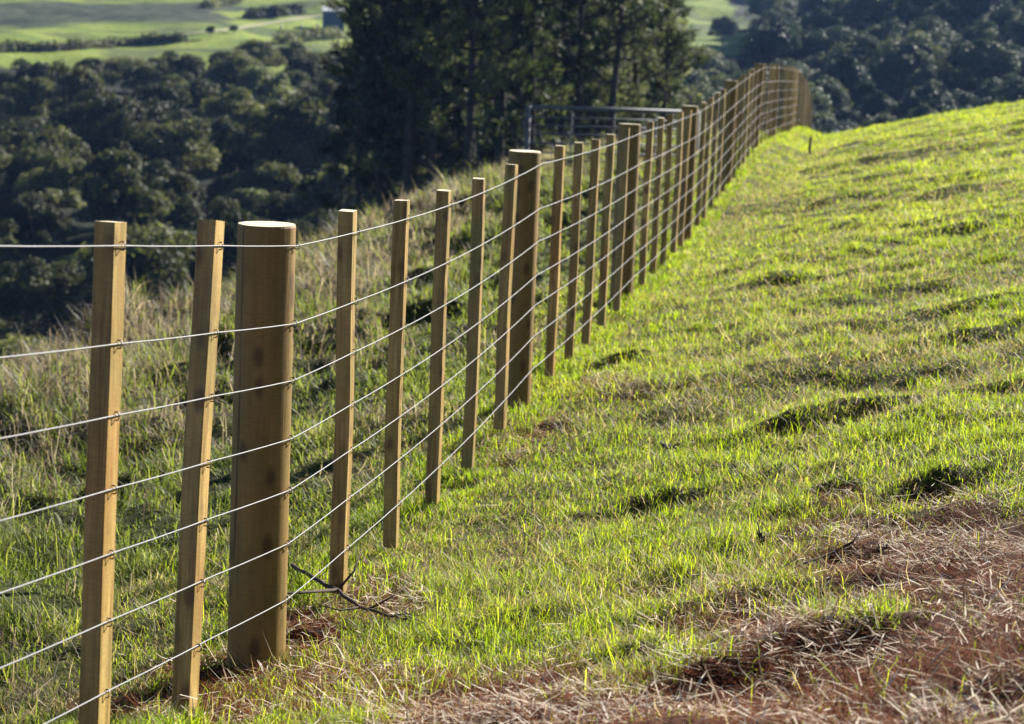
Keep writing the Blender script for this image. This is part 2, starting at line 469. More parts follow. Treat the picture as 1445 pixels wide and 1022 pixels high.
def tube_arrays(pts, radii, sides=8, cap=True):
    pts = np.asarray(pts, float); n = len(pts)
    radii = np.broadcast_to(np.asarray(radii, float), (n,))
    t = np.gradient(pts, axis=0); t /= np.linalg.norm(t, axis=1)[:, None] + 1e-9
    up = np.array([0, 0, 1.0]) if abs(t[0, 2]) < 0.9 else np.array([1.0, 0, 0])
    u = np.cross(t, up); u /= np.linalg.norm(u, axis=1)[:, None] + 1e-9
    w = np.cross(t, u)
    a = np.arange(sides) / sides * 2 * np.pi
    V = pts[:, None] + radii[:, None, None] * (np.cos(a)[None, :, None] * u[:, None] + np.sin(a)[None, :, None] * w[:, None])
    V = V.reshape(-1, 3)
    i = np.arange(n - 1)[:, None] * sides; j = np.arange(sides)[None]; j2 = (j + 1) % sides
    Q = np.stack([i + j, i + j2, i + sides + j2, i + sides + j], -1).reshape(-1, 4)
    T = np.zeros((0, 3), int)
    if cap:
        V = np.vstack([V, pts[0], pts[-1]]); c0, c1 = n * sides, n * sides + 1
        jj = np.arange(sides); jn = (jj + 1) % sides
        T = np.vstack([np.stack([jn, jj, np.full(sides, c0)], -1), np.stack([(n - 1) * sides + jj, (n - 1) * sides + jn, np.full(sides, c1)], -1)])
    return V, Q, T

class MB:
    def __init__(s): s.V, s.Q, s.T, s.n = [], [], [], 0
    def add(s, V, Q, T):
        s.V.append(V)
        if len(Q): s.Q.append(np.asarray(Q) + s.n)
        if len(T): s.T.append(np.asarray(T) + s.n)
        s.n += len(V); return s
    def tube(s, pts, r, sides=8): return s.add(*tube_arrays(pts, r, sides))
    def box(s, c, h, R=None):
        v = np.array([[x, y, z] for x in (-1, 1) for y in (-1, 1) for z in (-1, 1)], float) * np.asarray(h)
        if R is not None: v = v @ np.asarray(R).T
        q = [[0, 1, 3, 2], [4, 6, 7, 5], [0, 4, 5, 1], [2, 3, 7, 6], [0, 2, 6, 4], [1, 5, 7, 3]]
        return s.add(v + np.asarray(c), np.array(q), np.zeros((0, 3), int))
    def mesh(s, name, smooth=True):
        fl = []
        if s.Q: fl.append(np.vstack(s.Q))
        if s.T: fl.append(np.vstack(s.T))
        return fast_mesh(name, np.vstack(s.V), fl, smooth=smooth)

# ------------------------------------------------------------------ where litter lies and where the grass is thin
def litter_mask(X, Y, Z):
    px, py, d = project(np.stack([X, Y, Z], -1))
    line = np.interp(px, [-200, 480, 620, 860, 1000, 1130, 1263, 1445, 1700], [1180, 1062, 990, 915, 852, 798, 750, 705, 670])
    nz = fbm(X / .35, Y / .35, 21, 3)
    m = sstep(-40, 60, py - line + 150 * nz)
    def blob(bx, by, rx, ry, a=1.0):
        q = ((px - bx) / rx) ** 2 + ((py - by) / ry) ** 2
        return a * np.clip(1.7 - q + 1.2 * nz, 0, 1) * (q < 3)
    for b in ((530, 850, 75, 32, .9), (440, 905, 55, 40, 1), (250, 1010, 120, 28, 1), (520, 985, 150, 30, .55), (872, 550, 45, 16, .55), (1185, 706, 45, 14, .6), (720, 612, 90, 22, .5),
              (480, 960, 110, 30, .7), (340, 955, 110, 30, .9), (620, 980, 160, 30, .6), (780, 560, 50, 16, .4), (690, 640, 60, 20, .5), (1120, 615, 60, 20, .3)):
        m = np.maximum(m, blob(*b))
    for b in ((905, 935, 60, 28, .8), (1130, 850, 60, 25, .6), (1000, 915, 40, 20, .5), (1230, 870, 50, 25, .4)):        # green islands inside it
        m = m - blob(*b)
    return np.clip(m, 0, 1) * (d < 14) * (d > 0.5)

# ------------------------------------------------------------------ ground and hills
def make_sheet(name, ys, mat, ncol, near):
    u = np.linspace(-1, 1, ncol)
    Y, Uu = np.meshgrid(ys, u, indexing='ij')
    if near:
        W = 13 + 0.75 * np.maximum(Y, 0)
        X0 = 0.02 * Y + 0.2
        X = X0 + W * (0.22 * Uu + 0.78 * Uu ** 3)
    else:
        W = 13 + 0.75 * Y
        X0 = 0.02 * Y + 0.2
        X = X0 + W * (0.22 * Uu + 0.78 * Uu ** 3) + 0.0
        wide = sstep(72, 200, Y)
        X = X * (1 - wide) + wide * (W * (0.55 * Uu + 0.45 * Uu ** 3))
    Z = terrain(X, Y)
    V = np.stack([X, Y, Z], -1).reshape(-1, 3)
    nr, nc = X.shape
    i = (np.arange(nr - 1)[:, None] * nc + np.arange(nc - 1)[None]).ravel()
    Q = np.stack([i, i + 1, i + nc + 1, i + nc], -1)
    if near:
        at = {'litter': litter_mask(V[:, 0], V[:, 1], V[:, 2]), 'bank': sstep(.2, .8, -(V[:, 0] - fence_x(V[:, 1])))}
    else:
        px, py, d = project(V)
        sc, wd = land_cover(px, py, V[:, 0], V[:, 1])
        at = {'scrub': sc, 'wood': wd}
    me = fast_mesh(name, V, [Q], at, smooth=True)
    o = link_mesh(name, me, mat)
    tag(o, kind='structure')
    return o

def land_cover(px, py, X, Y):
    n = fbm(X / 14, Y / 14, 77, 3)
    # wooded slopes
    left_wood = (Y < 280 + 20 * n)
    right = px > 1078 + 40 * n + (py - 40) * .1
    right_low = (px > 940) & (py > 82 + 18 * n)
    right_top = (px > 1035 + 30 * n) & (py < 22 + 0.10 * (px - 1000)) & (py > -400)
    wood = (left_wood & (px < 960)) | right | right_low | right_top
    scrub = sstep(-3, 3, (34 + 6 * n - .02 * (px - 153) - py)) * sstep(3, 7, py + 3 * n) * (px < 335 + 60 * n) + (py < -30) * 0.7
    scrub = np.clip(scrub + 0.6 * sstep(.12, .3, n), 0, 1)
    return scrub, wood.astype(float)

ys1 = np.concatenate([np.linspace(-8, 3, 30, endpoint=False), 3 * (72 / 3.0) ** (np.linspace(0, 1, 620))])
make_sheet('ground', ys1, M_ground, 420, True)
ys2 = np.concatenate([72 * (700 / 72.0) ** np.linspace(0, 1, 300), np.geomspace(720, 960, 30)])
make_sheet('hills', ys2, M_hills, 420, False)

# ------------------------------------------------------------------ blades
def blades(n_pos, az, L, w, th0, th1, waz=None):
    n = len(n_pos)
    d = np.stack([np.cos(az), np.sin(az), np.zeros(n)], -1)
    z = np.array([0, 0, 1.0])
    p1 = n_pos + (L * .55)[:, None] * (np.sin(th0)[:, None] * d + np.cos(th0)[:, None] * z)
    p2 = p1 + (L * .45)[:, None] * (np.sin(th1)[:, None] * d + np.cos(th1)[:, None] * z)
    wa = az + np.pi / 2 + rng.normal(0, .5, n) if waz is None else waz
    wv = np.stack([np.cos(wa), np.sin(wa), np.zeros(n)], -1) * (w / 2)[:, None]
    V = np.stack([n_pos - wv, n_pos + wv, p1 + wv * .8, p1 - wv * .8, p2], 1).reshape(-1, 3)
    b = np.arange(n)[:, None] * 5
    return V, b + np.array([[0, 1, 2, 3]]), b + np.array([[3, 2, 4]])

class Blades:
    def __init__(s): s.V, s.Q, s.T, s.t, s.d, s.n = [], [], [], [], [], 0
    def add(s, pos, az, L, w, th0, th1, tint, dry, waz=None):
        V, Q, T = blades(pos, az, L, w, th0, th1, waz)
        s.V.append(V); s.Q.append(Q + s.n); s.T.append(T + s.n); s.n += len(V)
        s.t.append(np.repeat(tint, 5)); s.d.append(np.repeat(dry, 5))
    def obj(s, name, mat, label, cat):
        me = fast_mesh(name, np.vstack(s.V), [np.vstack(s.Q), np.vstack(s.T)], {'tint': np.concatenate(s.t), 'dry': np.concatenate(s.d)})
        o = link_mesh(name, me, mat)
        tag(o, label, cat, kind='stuff')
        return o

def scatter(n, y0, y1, power, xl, xr):
    """n points between depths y0..y1, density per metre falling as Y**-power; xl, xr functions of Y"""
    u = rng.random(n)
    e = 2.0 - power
    wy = lambda y: y
    # area element grows with width; sample by rejection
    Y = y0 + (y1 - y0) * u
    yy = np.linspace(y0, y1, 2000)
    pdf = (xr(yy) - xl(yy)).clip(0.01) * yy ** (-power)
    cdf = np.cumsum(pdf); cdf /= cdf[-1]
    Y = np.interp(u, cdf, yy)
    X = xl(Y) + (xr(Y) - xl(Y)) * rng.random(n)
    return X, Y

def lawn():
    B = Blades()
    n = 1450000
    X, Y = scatter(n, 3.6, 50, 1.55, lambda y: fence_x(y) - .9, lambda y: .26 * y + 2.4)
    v = X - fence_x(Y)
    Z = terrain(X, Y)
    M = litter_mask(X, Y, Z)
    clump = .6 * fbm(X / .35, Y / .35, 41, 2) + .75 * vnoise(X / .09, Y / .09, 43)
    big = fbm(X / 1.6, Y / 1.6, 45, 2)
    keep = rng.random(n) < np.clip(0.85 + .9 * clump, .25, 1) * (1 - .96 * M) * np.where(v < -.25, sstep(-.9, -.25, v) * .8 + .1, 1)
    for hx, hy, r, a in HOLLOWS:
        keep &= ~((np.hypot((X - hx) * .7, Y - hy) < r * .75) & (rng.random(n) < .2))
    X, Y, Z, clump, big, M = X[keep], Y[keep], Z[keep], clump[keep], big[keep], M[keep]
    n = len(X); k = (np.maximum(Y, 6) / 6)
    dry = (rng.random(n) < np.clip(.24 - .5 * big + .3 * M, .08, .6)).astype(float)
    L = rng.gamma(5, .0076, n) * (1 + .9 * clump + .5 * big).clip(.35, 2) * (1 + .03 * (k - 1)) + .010
    L = np.where(dry > 0, L * 1.15, L)
    az = rng.random(n) * 2 * np.pi
    lean = np.abs(rng.normal(.85, .45, n)) + dry * .4
    B.add(np.stack([X, Y, Z - .006], -1), az, L, (.0017 + .0015 * rng.random(n)) * k ** .8, lean, lean + rng.uniform(-.1, 1.7, n),
          np.clip(rng.beta(2, 2, n) + .35 * big, 0, 1), dry)
    # thatch: short dead blades lying among the green
    n = 290000
    X, Y = scatter(n, 3.6, 40, 1.5, lambda y: fence_x(y) - .9, lambda y: .26 * y + 2.4)
    th = fbm(X / .5, Y / .5, 47, 3)
    ok = rng.random(n) < np.clip(.45 + 1.5 * th, .12, 1) * (1 - .95 * litter_mask(X, Y, terrain(X, Y)))
    X, Y = X[ok], Y[ok]; n = len(X); Z = terrain(X, Y); k = np.maximum(Y, 6) / 6
    l0 = np.clip(rng.normal(1.2, .3, n), .3, 1.55)
    B.add(np.stack([X, Y, Z + rng.uniform(0, .022, n)], -1), rng.random(n) * 6.28, rng.gamma(4, .013, n) + .015, (.0016 + .0016 * rng.random(n)) * k ** .7, l0, l0 + rng.normal(.1, .5, n),
          rng.random(n), np.ones(n))
    # taller seedy or lush tufts
    m = 260
    tx, ty = scatter(m, 4.5, 38, 1.1, lambda y: fence_x(y) - .3, lambda y: .25 * y + .6)
    q = rng.integers(30, 80, m)
    X = np.repeat(tx, q) + rng.normal(0, .035, q.sum()); Y = np.repeat(ty, q) + rng.normal(0, .035, q.sum())
    Z = terrain(X, Y); k = np.maximum(Y, 6) / 6; n = len(X)
    sel = rng.random(n) > litter_mask(X, Y, Z) * .8
    X, Y, Z, k = X[sel], Y[sel], Z[sel], k[sel]; n = len(X)
    lean = np.abs(rng.normal(.35, .25, n))
    B.add(np.stack([X, Y, Z - .006], -1), rng.random(n) * 6.28, rng.uniform(.04, .095, n), (.0025 + .0015 * rng.random(n)) * k ** .7, lean, lean + rng.uniform(.3, 1.1, n),
          rng.random(n) * .8, (rng.random(n) < .08).astype(float))
    # a fringe of taller grass against the foot of the fence
    n = 60000
    X, Y = scatter(n, 4.2, 40, 1.2, lambda y: fence_x(y) - .32, lambda y: fence_x(y) + .12)
    Z = terrain(X, Y); k = np.maximum(Y, 6) / 6
    sel = rng.random(n) > litter_mask(X, Y, Z) * .9
    X, Y, Z, k = X[sel], Y[sel], Z[sel], k[sel]; n = len(X)
    lean = np.abs(rng.normal(.3, .25, n))
    B.add(np.stack([X, Y, Z - .006], -1), rng.random(n) * 6.28, rng.uniform(.04, .14, n) * (.6 + fbm(X / .4, Y / .4, 91, 2)).clip(.3, 1.3), (.003 + .0015 * rng.random(n)) * k ** .7, lean, lean + rng.uniform(.3, 1.0, n),
          rng.random(n) * .75, (rng.random(n) < .12).astype(float))
    B.obj('lawn_grass', M_lawn, 'short bright yellow-green pasture grass on the slope right of the fence', 'grass')

def bank():
    B = Blades()
    n = 470000
    X, Y = scatter(n, 4.2, 46, 1.55, lambda y: np.minimum(-.25 * y - 1.2, fence_x(y) - 2), lambda y: fence_x(y) - .15)
    v = X - fence_x(Y)
    ok = v > -10
    X, Y, v = X[ok], Y[ok], v[ok]; n = len(X)
    Z = terrain(X, Y)
    px, py, d = project(np.stack([X, Y, Z], -1))
    clump = fbm(X / .5, Y / .5, 51, 2); big = fbm(X / 1.5, Y / 1.5, 55, 3)
    keep = rng.random(n) < np.clip(.80 + 1.0 * clump, .4, 1)
    keep &= ~(litter_mask(X, Y, Z) > rng.random(n))
    X, Y, Z, v, clump, big = [a[keep] for a in (X, Y, Z, v, clump, big)]
    n = len(X); k = np.maximum(Y, 6) / 6
    far_v = sstep(.8, 4.2, -v)
    dry = (rng.random(n) < np.clip(.10 + .48 * far_v + 1.2 * big, .04, .9)).astype(float)
    L = (.062 + .13 * far_v) * rng.gamma(5, .2, n) * (1 + 1.3 * clump).clip(.65, 2.2)
    az = 3.6 + rng.normal(0, 1.4, n) + 4 * big
    lean = np.abs(rng.normal(.75, .45, n))
    B.add(np.stack([X, Y, Z - .01], -1), az, L, (.003 + .0022 * rng.random(n)) * k ** .7, lean, lean + rng.uniform(.3, 1.5, n),
          np.clip(rng.beta(2, 2, n) + .3 * clump, 0, 1), dry)
    # tussocks with arching stalks
    m = 520
    tx, ty = scatter(m, 5, 44, .9, lambda y: np.minimum(-.25 * y - 1, fence_x(y) - 5), lambda y: fence_x(y) - .7)
    ok = (tx - fence_x(ty)) > -8
    tx, ty = tx[ok], ty[ok]
    q = rng.integers(60, 170, len(tx)); s = q.sum()
    X = np.repeat(tx, q) + rng.normal(0, .05, s); Y = np.repeat(ty, q) + rng.normal(0, .05, s)
    tv = np.repeat(sstep(.5, 4.5, -(tx - fence_x(ty))), q)
    Z = terrain(X, Y); k = np.maximum(Y, 6) / 6
    dd = np.repeat(np.clip(rng.random(len(tx)) * .9 + .1, 0, 1), q)
    lean = np.abs(rng.normal(.35, .3, s))
    B.add(np.stack([X, Y, Z - .01], -1), rng.random(s) * 6.28, rng.uniform(.12, .34, s) * (.5 + .65 * tv), (.0028 + .002 * rng.random(s)) * k ** .65, lean, lean + rng.uniform(.4, 1.7, s),
          rng.random(s), (rng.random(s) < dd * (.3 + .7 * tv)).astype(float))
    # thin pale flower stalks standing above it
    n = 9000
    X, Y = scatter(n, 7, 44, .9, lambda y: np.minimum(-.25 * y - 1, fence_x(y) - 6), lambda y: fence_x(y) - 1.2)
    v = X - fence_x(Y); ok = (v > -8.5) & (rng.random(n) < sstep(.5, 3.5, -v)) & (fbm(X / .9, Y / .9, 61, 2) > -.05)
    X, Y = X[ok], Y[ok]; n = len(X)
    lean = np.abs(rng.normal(.15, .2, n))
    B.add(np.stack([X, Y, terrain(X, Y)], -1), rng.random(n) * 6.28, rng.uniform(.16, .42, n), (.0022 + .0015 * rng.random(n)) * (Y / 7) ** .7, lean, lean + rng.uniform(.1, .9, n),
          rng.uniform(.4, 1, n), np.ones(n))
    B.obj('rough_grass', M_bank, 'long tussocky grass with dry stalks on the bank below the fence', 'grass')

def litter():
    B = Blades()
    n = 680000
    X, Y = scatter(n, 3.6, 13, .5, lambda y: np.maximum(fence_x(y) - .7, -.25 * y - .8), lambda y: .26 * y + 2.2)
    Z = terrain(X, Y)
    M = litter_mask(X, Y, Z)
    keep = rng.random(n) < M * np.clip(.55 + 1.2 * fbm(X / .2, Y / .2, 71, 2), .1, 1) + .015
    X, Y, Z, M = X[keep], Y[keep], Z[keep], M[keep]; n = len(X)
    pale = rng.random(n) < np.clip(.18 + .4 * fbm(X / .3, Y / .3, 73, 2), .03, .3)
    L = np.where(pale, rng.gamma(4, .014, n), rng.gamma(4, .015, n)) + .015
    w = np.where(pale, rng.uniform(.0016, .0048, n), rng.uniform(.001, .0022, n))
    th0 = np.clip(rng.normal(1.42, .22, n), .3, 1.56); th1 = th0 + rng.normal(.1, .55, n)
    az = rng.random(n) * 6.28
    tint = np.where(pale, rng.uniform(.62, 1, n), rng.beta(2, 2, n) * .6)
    # width vector turned so that each strip lies at its own roll
    B.add(np.stack([X, Y, Z + rng.gamma(2, np.where(pale, .010, .005), n)], -1), az, L, w, th0, th1, tint, np.zeros(n))
    B.obj('dead_straw', M_litter, 'dead brown pine needles and bleached straw littering the slope', 'litter')

lawn(); bank(); litter()

# ------------------------------------------------------------------ the fence
fence = empty('wire_fence', (b_[0] - .08, b_[1], terrain(b_[0] - .08, b_[1])))
tag(fence, 'long post and batten fence with seven wires climbing over the grassy slope', 'fence')
FO = np.array(fence.location)
def heading(i):
    p = elements[i][1]
    q = elements[min(i + 1, len(elements) - 1)][1]; r = elements[max(i - 1, 0)][1]
    if i == 4: r = elements[3][1]
    t = q - r; t[2] = 0
    return t / np.linalg.norm(t)

def post_mesh(h, r, seed):
    rg = np.random.default_rng(seed)
    S, H = 40, 30
    a = np.arange(S) / S * 2 * np.pi
    zs = np.concatenate(([-.35], np.linspace(-.05, h - .006, H), [h]))
    ph = rg.random(6) * 6.28
    V = []
    tilt = rg.normal(0, .012, 2)
    for z in zs:
        rr = r * (1 + .012 * np.sin(2 * a + ph[0]) + .010 * np.sin(3 * a + ph[1] + z * .6) + .006 * np.sin(7 * a + ph[2] + z * 2) + .004 * np.sin(13 * a + ph[3] - z * 3))
        rr = rr * (1 + .03 * (1 - z / h)) * (0.975 if z == h else 1.0)
        zz = z + (tilt[0] * np.cos(a) * r + tilt[1] * np.sin(a) * r) * (z >= h - .01) * 1.0
        V.append(np.stack([rr * np.cos(a), rr * np.sin(a), zz + 0 * a], -1))
    n = len(zs)
    V = np.vstack(V)
    i = np.arange(n - 1)[:, None] * S; j = np.arange(S)[None]; j2 = (j + 1) % S
    Q = np.stack([i + j, i + j2, i + S + j2, i + S + j], -1).reshape(-1, 4)
    c = len(V); V = np.vstack([V, [[0, 0, h]]])
    jj = np.arange(S)
    T = np.stack([(n - 1) * S + jj, (n - 1) * S + (jj + 1) % S, np.full(S, c)], -1)
    me = fast_mesh('post', V, [Q, T], smooth=True, matidx=[0] * len(Q) + [1] * len(T))
    sm = np.array([True] * len(Q) + [False] * len(T)); sm[-S * 2 - S:-S] = False
    me.polygons.foreach_set('use_smooth', sm)
    return me

def batten_mesh(h, wx, wy, seed):
    rg = np.random.default_rng(seed)
    K = 14
    zs = np.linspace(0, h, K)
    b = .0025
    ring = np.array([[-1, -1, 1, 0], [-1, -1, 0, 1]])
    prof = [(-wx + b, -wy), (wx - b, -wy), (wx, -wy + b), (wx, wy - b), (wx - b, wy), (-wx + b, wy), (-wx, wy - b), (-wx, -wy + b)]
    prof = np.array(prof); S = 8
    bow = rg.normal(0, .004, 2); ph = rg.random(2) * 6.28
    V = []
    for z in zs:
        f = np.sin(np.pi * z / h)
        off = bow * f + .0012 * np.sin(z * 9 + ph)
        tw = rg.normal(0, .002)
        p = prof * (1 + rg.normal(0, .006)) + off
        V.append(np.column_stack([p, np.full(S, z)]))
    V = np.vstack(V)
    V[-S:, 2] += rg.normal(0, .02) * V[-S:, 0] + rg.normal(0, .03) * V[-S:, 1]
    i = np.arange(K - 1)[:, None] * S; j = np.arange(S)[None]; j2 = (j + 1) % S
    Q = np.stack([i + j, i + j2, i + S + j2, i + S + j], -1).reshape(-1, 4)
    O = np.array([[*range((K - 1) * S, K * S)]]); O2 = np.array([[*range(S)][::-1]])
    return fast_mesh('batten', V, [Q, O, O2], smooth=False, matidx=[0] * len(Q) + [1, 0])

def staple_mesh():
    m = MB()
    # a U of wire straddling the strand: local x out of the face, z up
    m.tube([(-.004, 0, .009), (.004, 0, .009), (.0062, 0, .006), (.0062, 0, -.006), (.004, 0, -.009), (-.004, 0, -.009)], .0018, 6)
    return m.mesh('staple')
ST = staple_mesh(); ST.materials.append(M_staple)

LEAN = {0: .0, 1: .0, 2: .004, 3: .03}
order = [0, 1, 2, 3]
el = sorted(range(len(elements)), key=lambda i: elements[i][1][1])
elements = [elements[i] for i in el]
n_st = 0
for i, (kind, wp) in enumerate(elements):
    t = heading(i)
    nrm = np.array([t[1], -t[0], 0])           # uphill side, where the wires run
    rz = math.atan2(t[1], t[0]) - math.pi / 2
    dist = np.linalg.norm(wp - EYE)
    rg = random.Random(100 + i)
    if kind == 'post':
        r = .0795 if i < 12 else rg.uniform(.072, .08)
        c = wp - nrm * (r + .004)
        gz_ = float(terrain(c[0], c[1]))
        h = wp[2] + WIRE_TOP - gz_
        o = link_mesh('post', post_mesh(h, r, 30 + i), (M_post, M_end), fence)
        o.location = (c[0] - FO[0], c[1] - FO[1], gz_ - FO[2])
        o.rotation_euler = (rg.gauss(0, .004), rg.gauss(0, .004), 0)
        o.rotation_euler.z = 0
        off = nrm * (r + .002)
    else:
        wx, wy = (.0235, (.034 if i in (2, 3) else .026)) if wp[1] < 30 else (.015, .022)
        c = wp - nrm * (wx + .0035)
        top = rg.uniform(.05, .066)
        gb = float(terrain(c[0], c[1]))
        bot = max(gb - .01, wp[2] - WLEN - rg.uniform(.135, .16)) if i > 4 else wp[2] - WLEN - .175
        h = wp[2] + top - bot
        o = link_mesh('batten', batten_mesh(h, wx, wy, 300 + i), (M_batten, M_end), fence)
        o.location = (c[0] - FO[0], c[1] - FO[1], bot - FO[2])
        back = {2: -.045, 3: -.085}.get(i, rg.gauss(0, .008))      # leans along the wires, about its top
        o.location.x += t[0] * math.sin(back) * h; o.location.y += t[1] * math.sin(back) * h
        o.rotation_euler = (back, rg.gauss(0, .003), rz + rg.gauss(0, .05))
        off = nrm * (wx + .002)
    if dist < 11.5:
        for w_ in WIRE:
            s = bpy.data.objects.new('staple', ST); COL.objects.link(s); s.parent = o
            wz = wp[2] - w_ * WLEN
            sh = math.sin(o.rotation_euler.x) * (w_ * WLEN + .05) if kind == 'batten' else 0.0
            R = o.rotation_euler.to_matrix().inverted()
            loc = R @ Vector((wp[0] + t[0] * sh - FO[0] - o.location.x, wp[1] + t[1] * sh - FO[1] - o.location.y, wz - FO[2] - o.location.z))
            s.location = loc
            # face direction in the parent's frame
            dv = R @ Vector(tuple(nrm))
            s.rotation_euler = (0, 0, math.atan2(dv.y, dv.x))

pth = np.array([e[1] for e in elements])
ext = pth[0] + (pth[0] - pth[1]) * 3.0
pth = np.vstack([ext, pth])
for k, w_ in enumerate(WIRE):
    pts = [pth[0] - [0, 0, w_ * WLEN]]
    for A, Bp in zip(pth[:-1], pth[1:]):
        for q in (.33, .66, 1.0):
            s = A + (Bp - A) * q - np.array([0, 0, w_ * WLEN])
            s[2] -= .0015 * math.sin(math.pi * q)
            pts.append(s)
    m = MB(); m.tube(np.array(pts) - FO, .0018, 6)
    link_mesh('wire', m.mesh('wire'), M_wire, fence)

# short dark peg in the grass near the crest
g = P(1141.5, 228, 33.5)
g[2] = terrain(g[0], g[1])
o = MB().tube([(0, 0, -.1), (0, 0, .12), (.004, 0, .27), (.004, 0, .28)], [.022, .02, .018, .012], 8)
pg = link_mesh('marker_peg', o.mesh('marker_peg'), M_twig); pg.location = tuple(g)
tag(pg, 'short dark wooden peg standing in bright grass before the far end of fence', 'peg')

# ------------------------------------------------------------------ gate behind the fence
def gate():
    D = 33.0
    A, B = P(746, 151, D), P(985, 158.5, D + 1.4)
    gA = float(terrain(A[0], A[1]))
    root = empty('metal_gate', (A[0], A[1], A[2] - 1.22))
    tag(root, 'grey metal bar gate between the pines and the fence', 'gate')
    O = np.array(root.location); A = A - O; B = B - O
    dn = np.array([0, 0, -1.0])
    m = MB().tube([A + [0, 0, .02], A + dn * 1.9], .042, 10); link_mesh('gate_post', m.mesh('gate_post'), M_steel, root)
    m = MB().tube([B + [0, 0, .02], B + dn * 1.9], .042, 10); link_mesh('gate_post', m.mesh('gate_post'), M_steel, root)
    m = MB().tube([A, B], .034, 10); link_mesh('top_rail', m.mesh('top_rail'), M_steel, root)
    for z in (.15, .28, .41, .55, .70, .82, 1.0, 1.17):
        off = np.array([0, -.02, 0])
        m = MB().tube([A + dn * z + off, B + dn * z + off], .013 if z < 1.1 else .02, 8); link_mesh('gate_bar', m.mesh('gate_bar'), M_steel, root)
    for q in (.25, .5, .75):
        p = A + (B - A) * q
        m = MB().tube([p, p + dn * 1.19], .011, 8); link_mesh('upright', m.mesh('upright'), M_steel, root)
    m = MB().box(A + np.array([-.05, -.05, -.28]), (.03, .03, .05)).tube([A + np.array([-.05, -.06, -.28]), A + np.array([.16, -.06, -.36])], .01, 6)
    link_mesh('latch', m.mesh('latch', False), M_steel, root)
gate()

# ------------------------------------------------------------------ trees
def leaf_cards(P_, Nrm, size, aspect, rg, spread=.7):
    n = len(P_)
    d = rg.normal(size=(n, 3)); d /= np.linalg.norm(d, axis=1)[:, None]
    nn = Nrm + spread * d; nn /= np.linalg.norm(nn, axis=1)[:, None] + 1e-9
    a = rg.normal(size=(n, 3)); u = np.cross(nn, a); u /= np.linalg.norm(u, axis=1)[:, None] + 1e-9
    w = np.cross(nn, u)
    s = (size * rg.uniform(.6, 1.35, n))[:, None]
    V = np.stack([P_ - u * s * aspect, P_ - w * s, P_ + u * s * aspect, P_ + w * s * 1.1], 1).reshape(-1, 3)
    b = np.arange(n)[:, None] * 4
    return V, b + np.array([[0, 1, 2, 3]])

def crown_mesh(name, seed, R, H, nl, nleaf, size, flat=.75, gap=.0, lobe=.42):
    rg = np.random.default_rng(seed)
    pts, nrm, ti = [], [], []
    for k in range(nl):
        a = rg.random() * 6.28; q = rg.random() ** .6
        el_ = rg.uniform(.0, 1)
        rr = R * (1 - lobe * .6) * q * math.sqrt(max(0, 1 - (el_ * .85) ** 2))
        c = np.array([rr * math.cos(a), rr * math.sin(a), H * (.42 + .42 * el_ * (1 - .35 * q))])
        lr = R * lobe * rg.uniform(.65, 1.25)
        n = int(nleaf / nl)
        d = rg.normal(size=(n, 3)); d /= np.linalg.norm(d, axis=1)[:, None]
        d[:, 2] = np.where(d[:, 2] < -.35, -d[:, 2], d[:, 2])
        rad = lr * (rg.random(n) ** .22)
        bump = 1 + .18 * np.sin(d[:, 0] * 7 + k) * np.sin(d[:, 1] * 6 + 2 * k)
        p = c + d * (rad * bump)[:, None] * [1, 1, flat]
        pts.append(p); nrm.append(d); ti.append(np.clip(np.full(n, rg.random()) * .5 + rg.random(n) * .5, 0, 1))
    p, d = np.vstack(pts), np.vstack(nrm); ti = np.concatenate(ti)
    V, Q = leaf_cards(p, d, np.full(len(p), size), .6, rg, .8)
    return fast_mesh(name, V, [Q], {'tint': np.repeat(ti, 4)})

def limb_mesh(name, seed, H, R, r0, nb):
    rg = np.random.default_rng(seed)
    m = MB()
    top = np.array([rg.normal(0, .15), rg.normal(0, .15), H * .78])
    mid = np.array([rg.normal(0, .12), rg.normal(0, .12), H * .4])
    m.tube([(0, 0, -1.0), (0, 0, .1), mid, top], [r0 * 1.15, r0, r0 * .65, r0 * .15], 8)
    for k in range(nb):
        a = k * 2.4 + rg.random(); z = H * rg.uniform(.28, .6)
        s = mid * (z / (H * .4)) if z < H * .4 else mid + (top - mid) * ((z - H * .4) / (H * .38))
        s = np.array([s[0], s[1], z])
        e = s + np.array([math.cos(a) * R * .7, math.sin(a) * R * .7, H * rg.uniform(.12, .3)])
        mm = (s + e) / 2 + [0, 0, -.05 * H * rg.random()]
        m.tube([s, mm, e], [r0 * .42, r0 * .28, r0 * .08], 6)
    return m.mesh(name)

def make_tree(name, parts, label, cat, group):
    root = empty(name, (0, 0, 0)); tag(root, label, cat, group)
    for n_, me, mat in parts:
        o = link_mesh(n_, me, mat, root)
    return root
def dup(root, loc, rz, s, label=None, sz=None):
    r = root.copy(); COL.objects.link(r)
    r.location = tuple(loc); r.rotation_euler = (0, 0, rz); r.scale = (s, s, s * (sz or 1))
    if label: r['label'] = label
    for ch in list(root.children):
        c = ch.copy(); COL.objects.link(c); c.parent = r
    return r

def place(protos, spots, labels=None):
    used = set()
    for k, (x, y, s, sz) in enumerate(spots):
        i = k % len(protos)
        z = float(terrain(x, y, False))
        rz = rng.random() * 6.28
        lb = labels[k] if labels and labels[k] else None
        if i not in used:
            used.add(i); r = protos[i]; r.location = (x, y, z); r.rotation_euler = (0, 0, rz); r.scale = (s, s, s * sz)
            if lb: r['label'] = lb
        else:
            dup(protos[i], (x, y, z), rz, s, lb, sz)

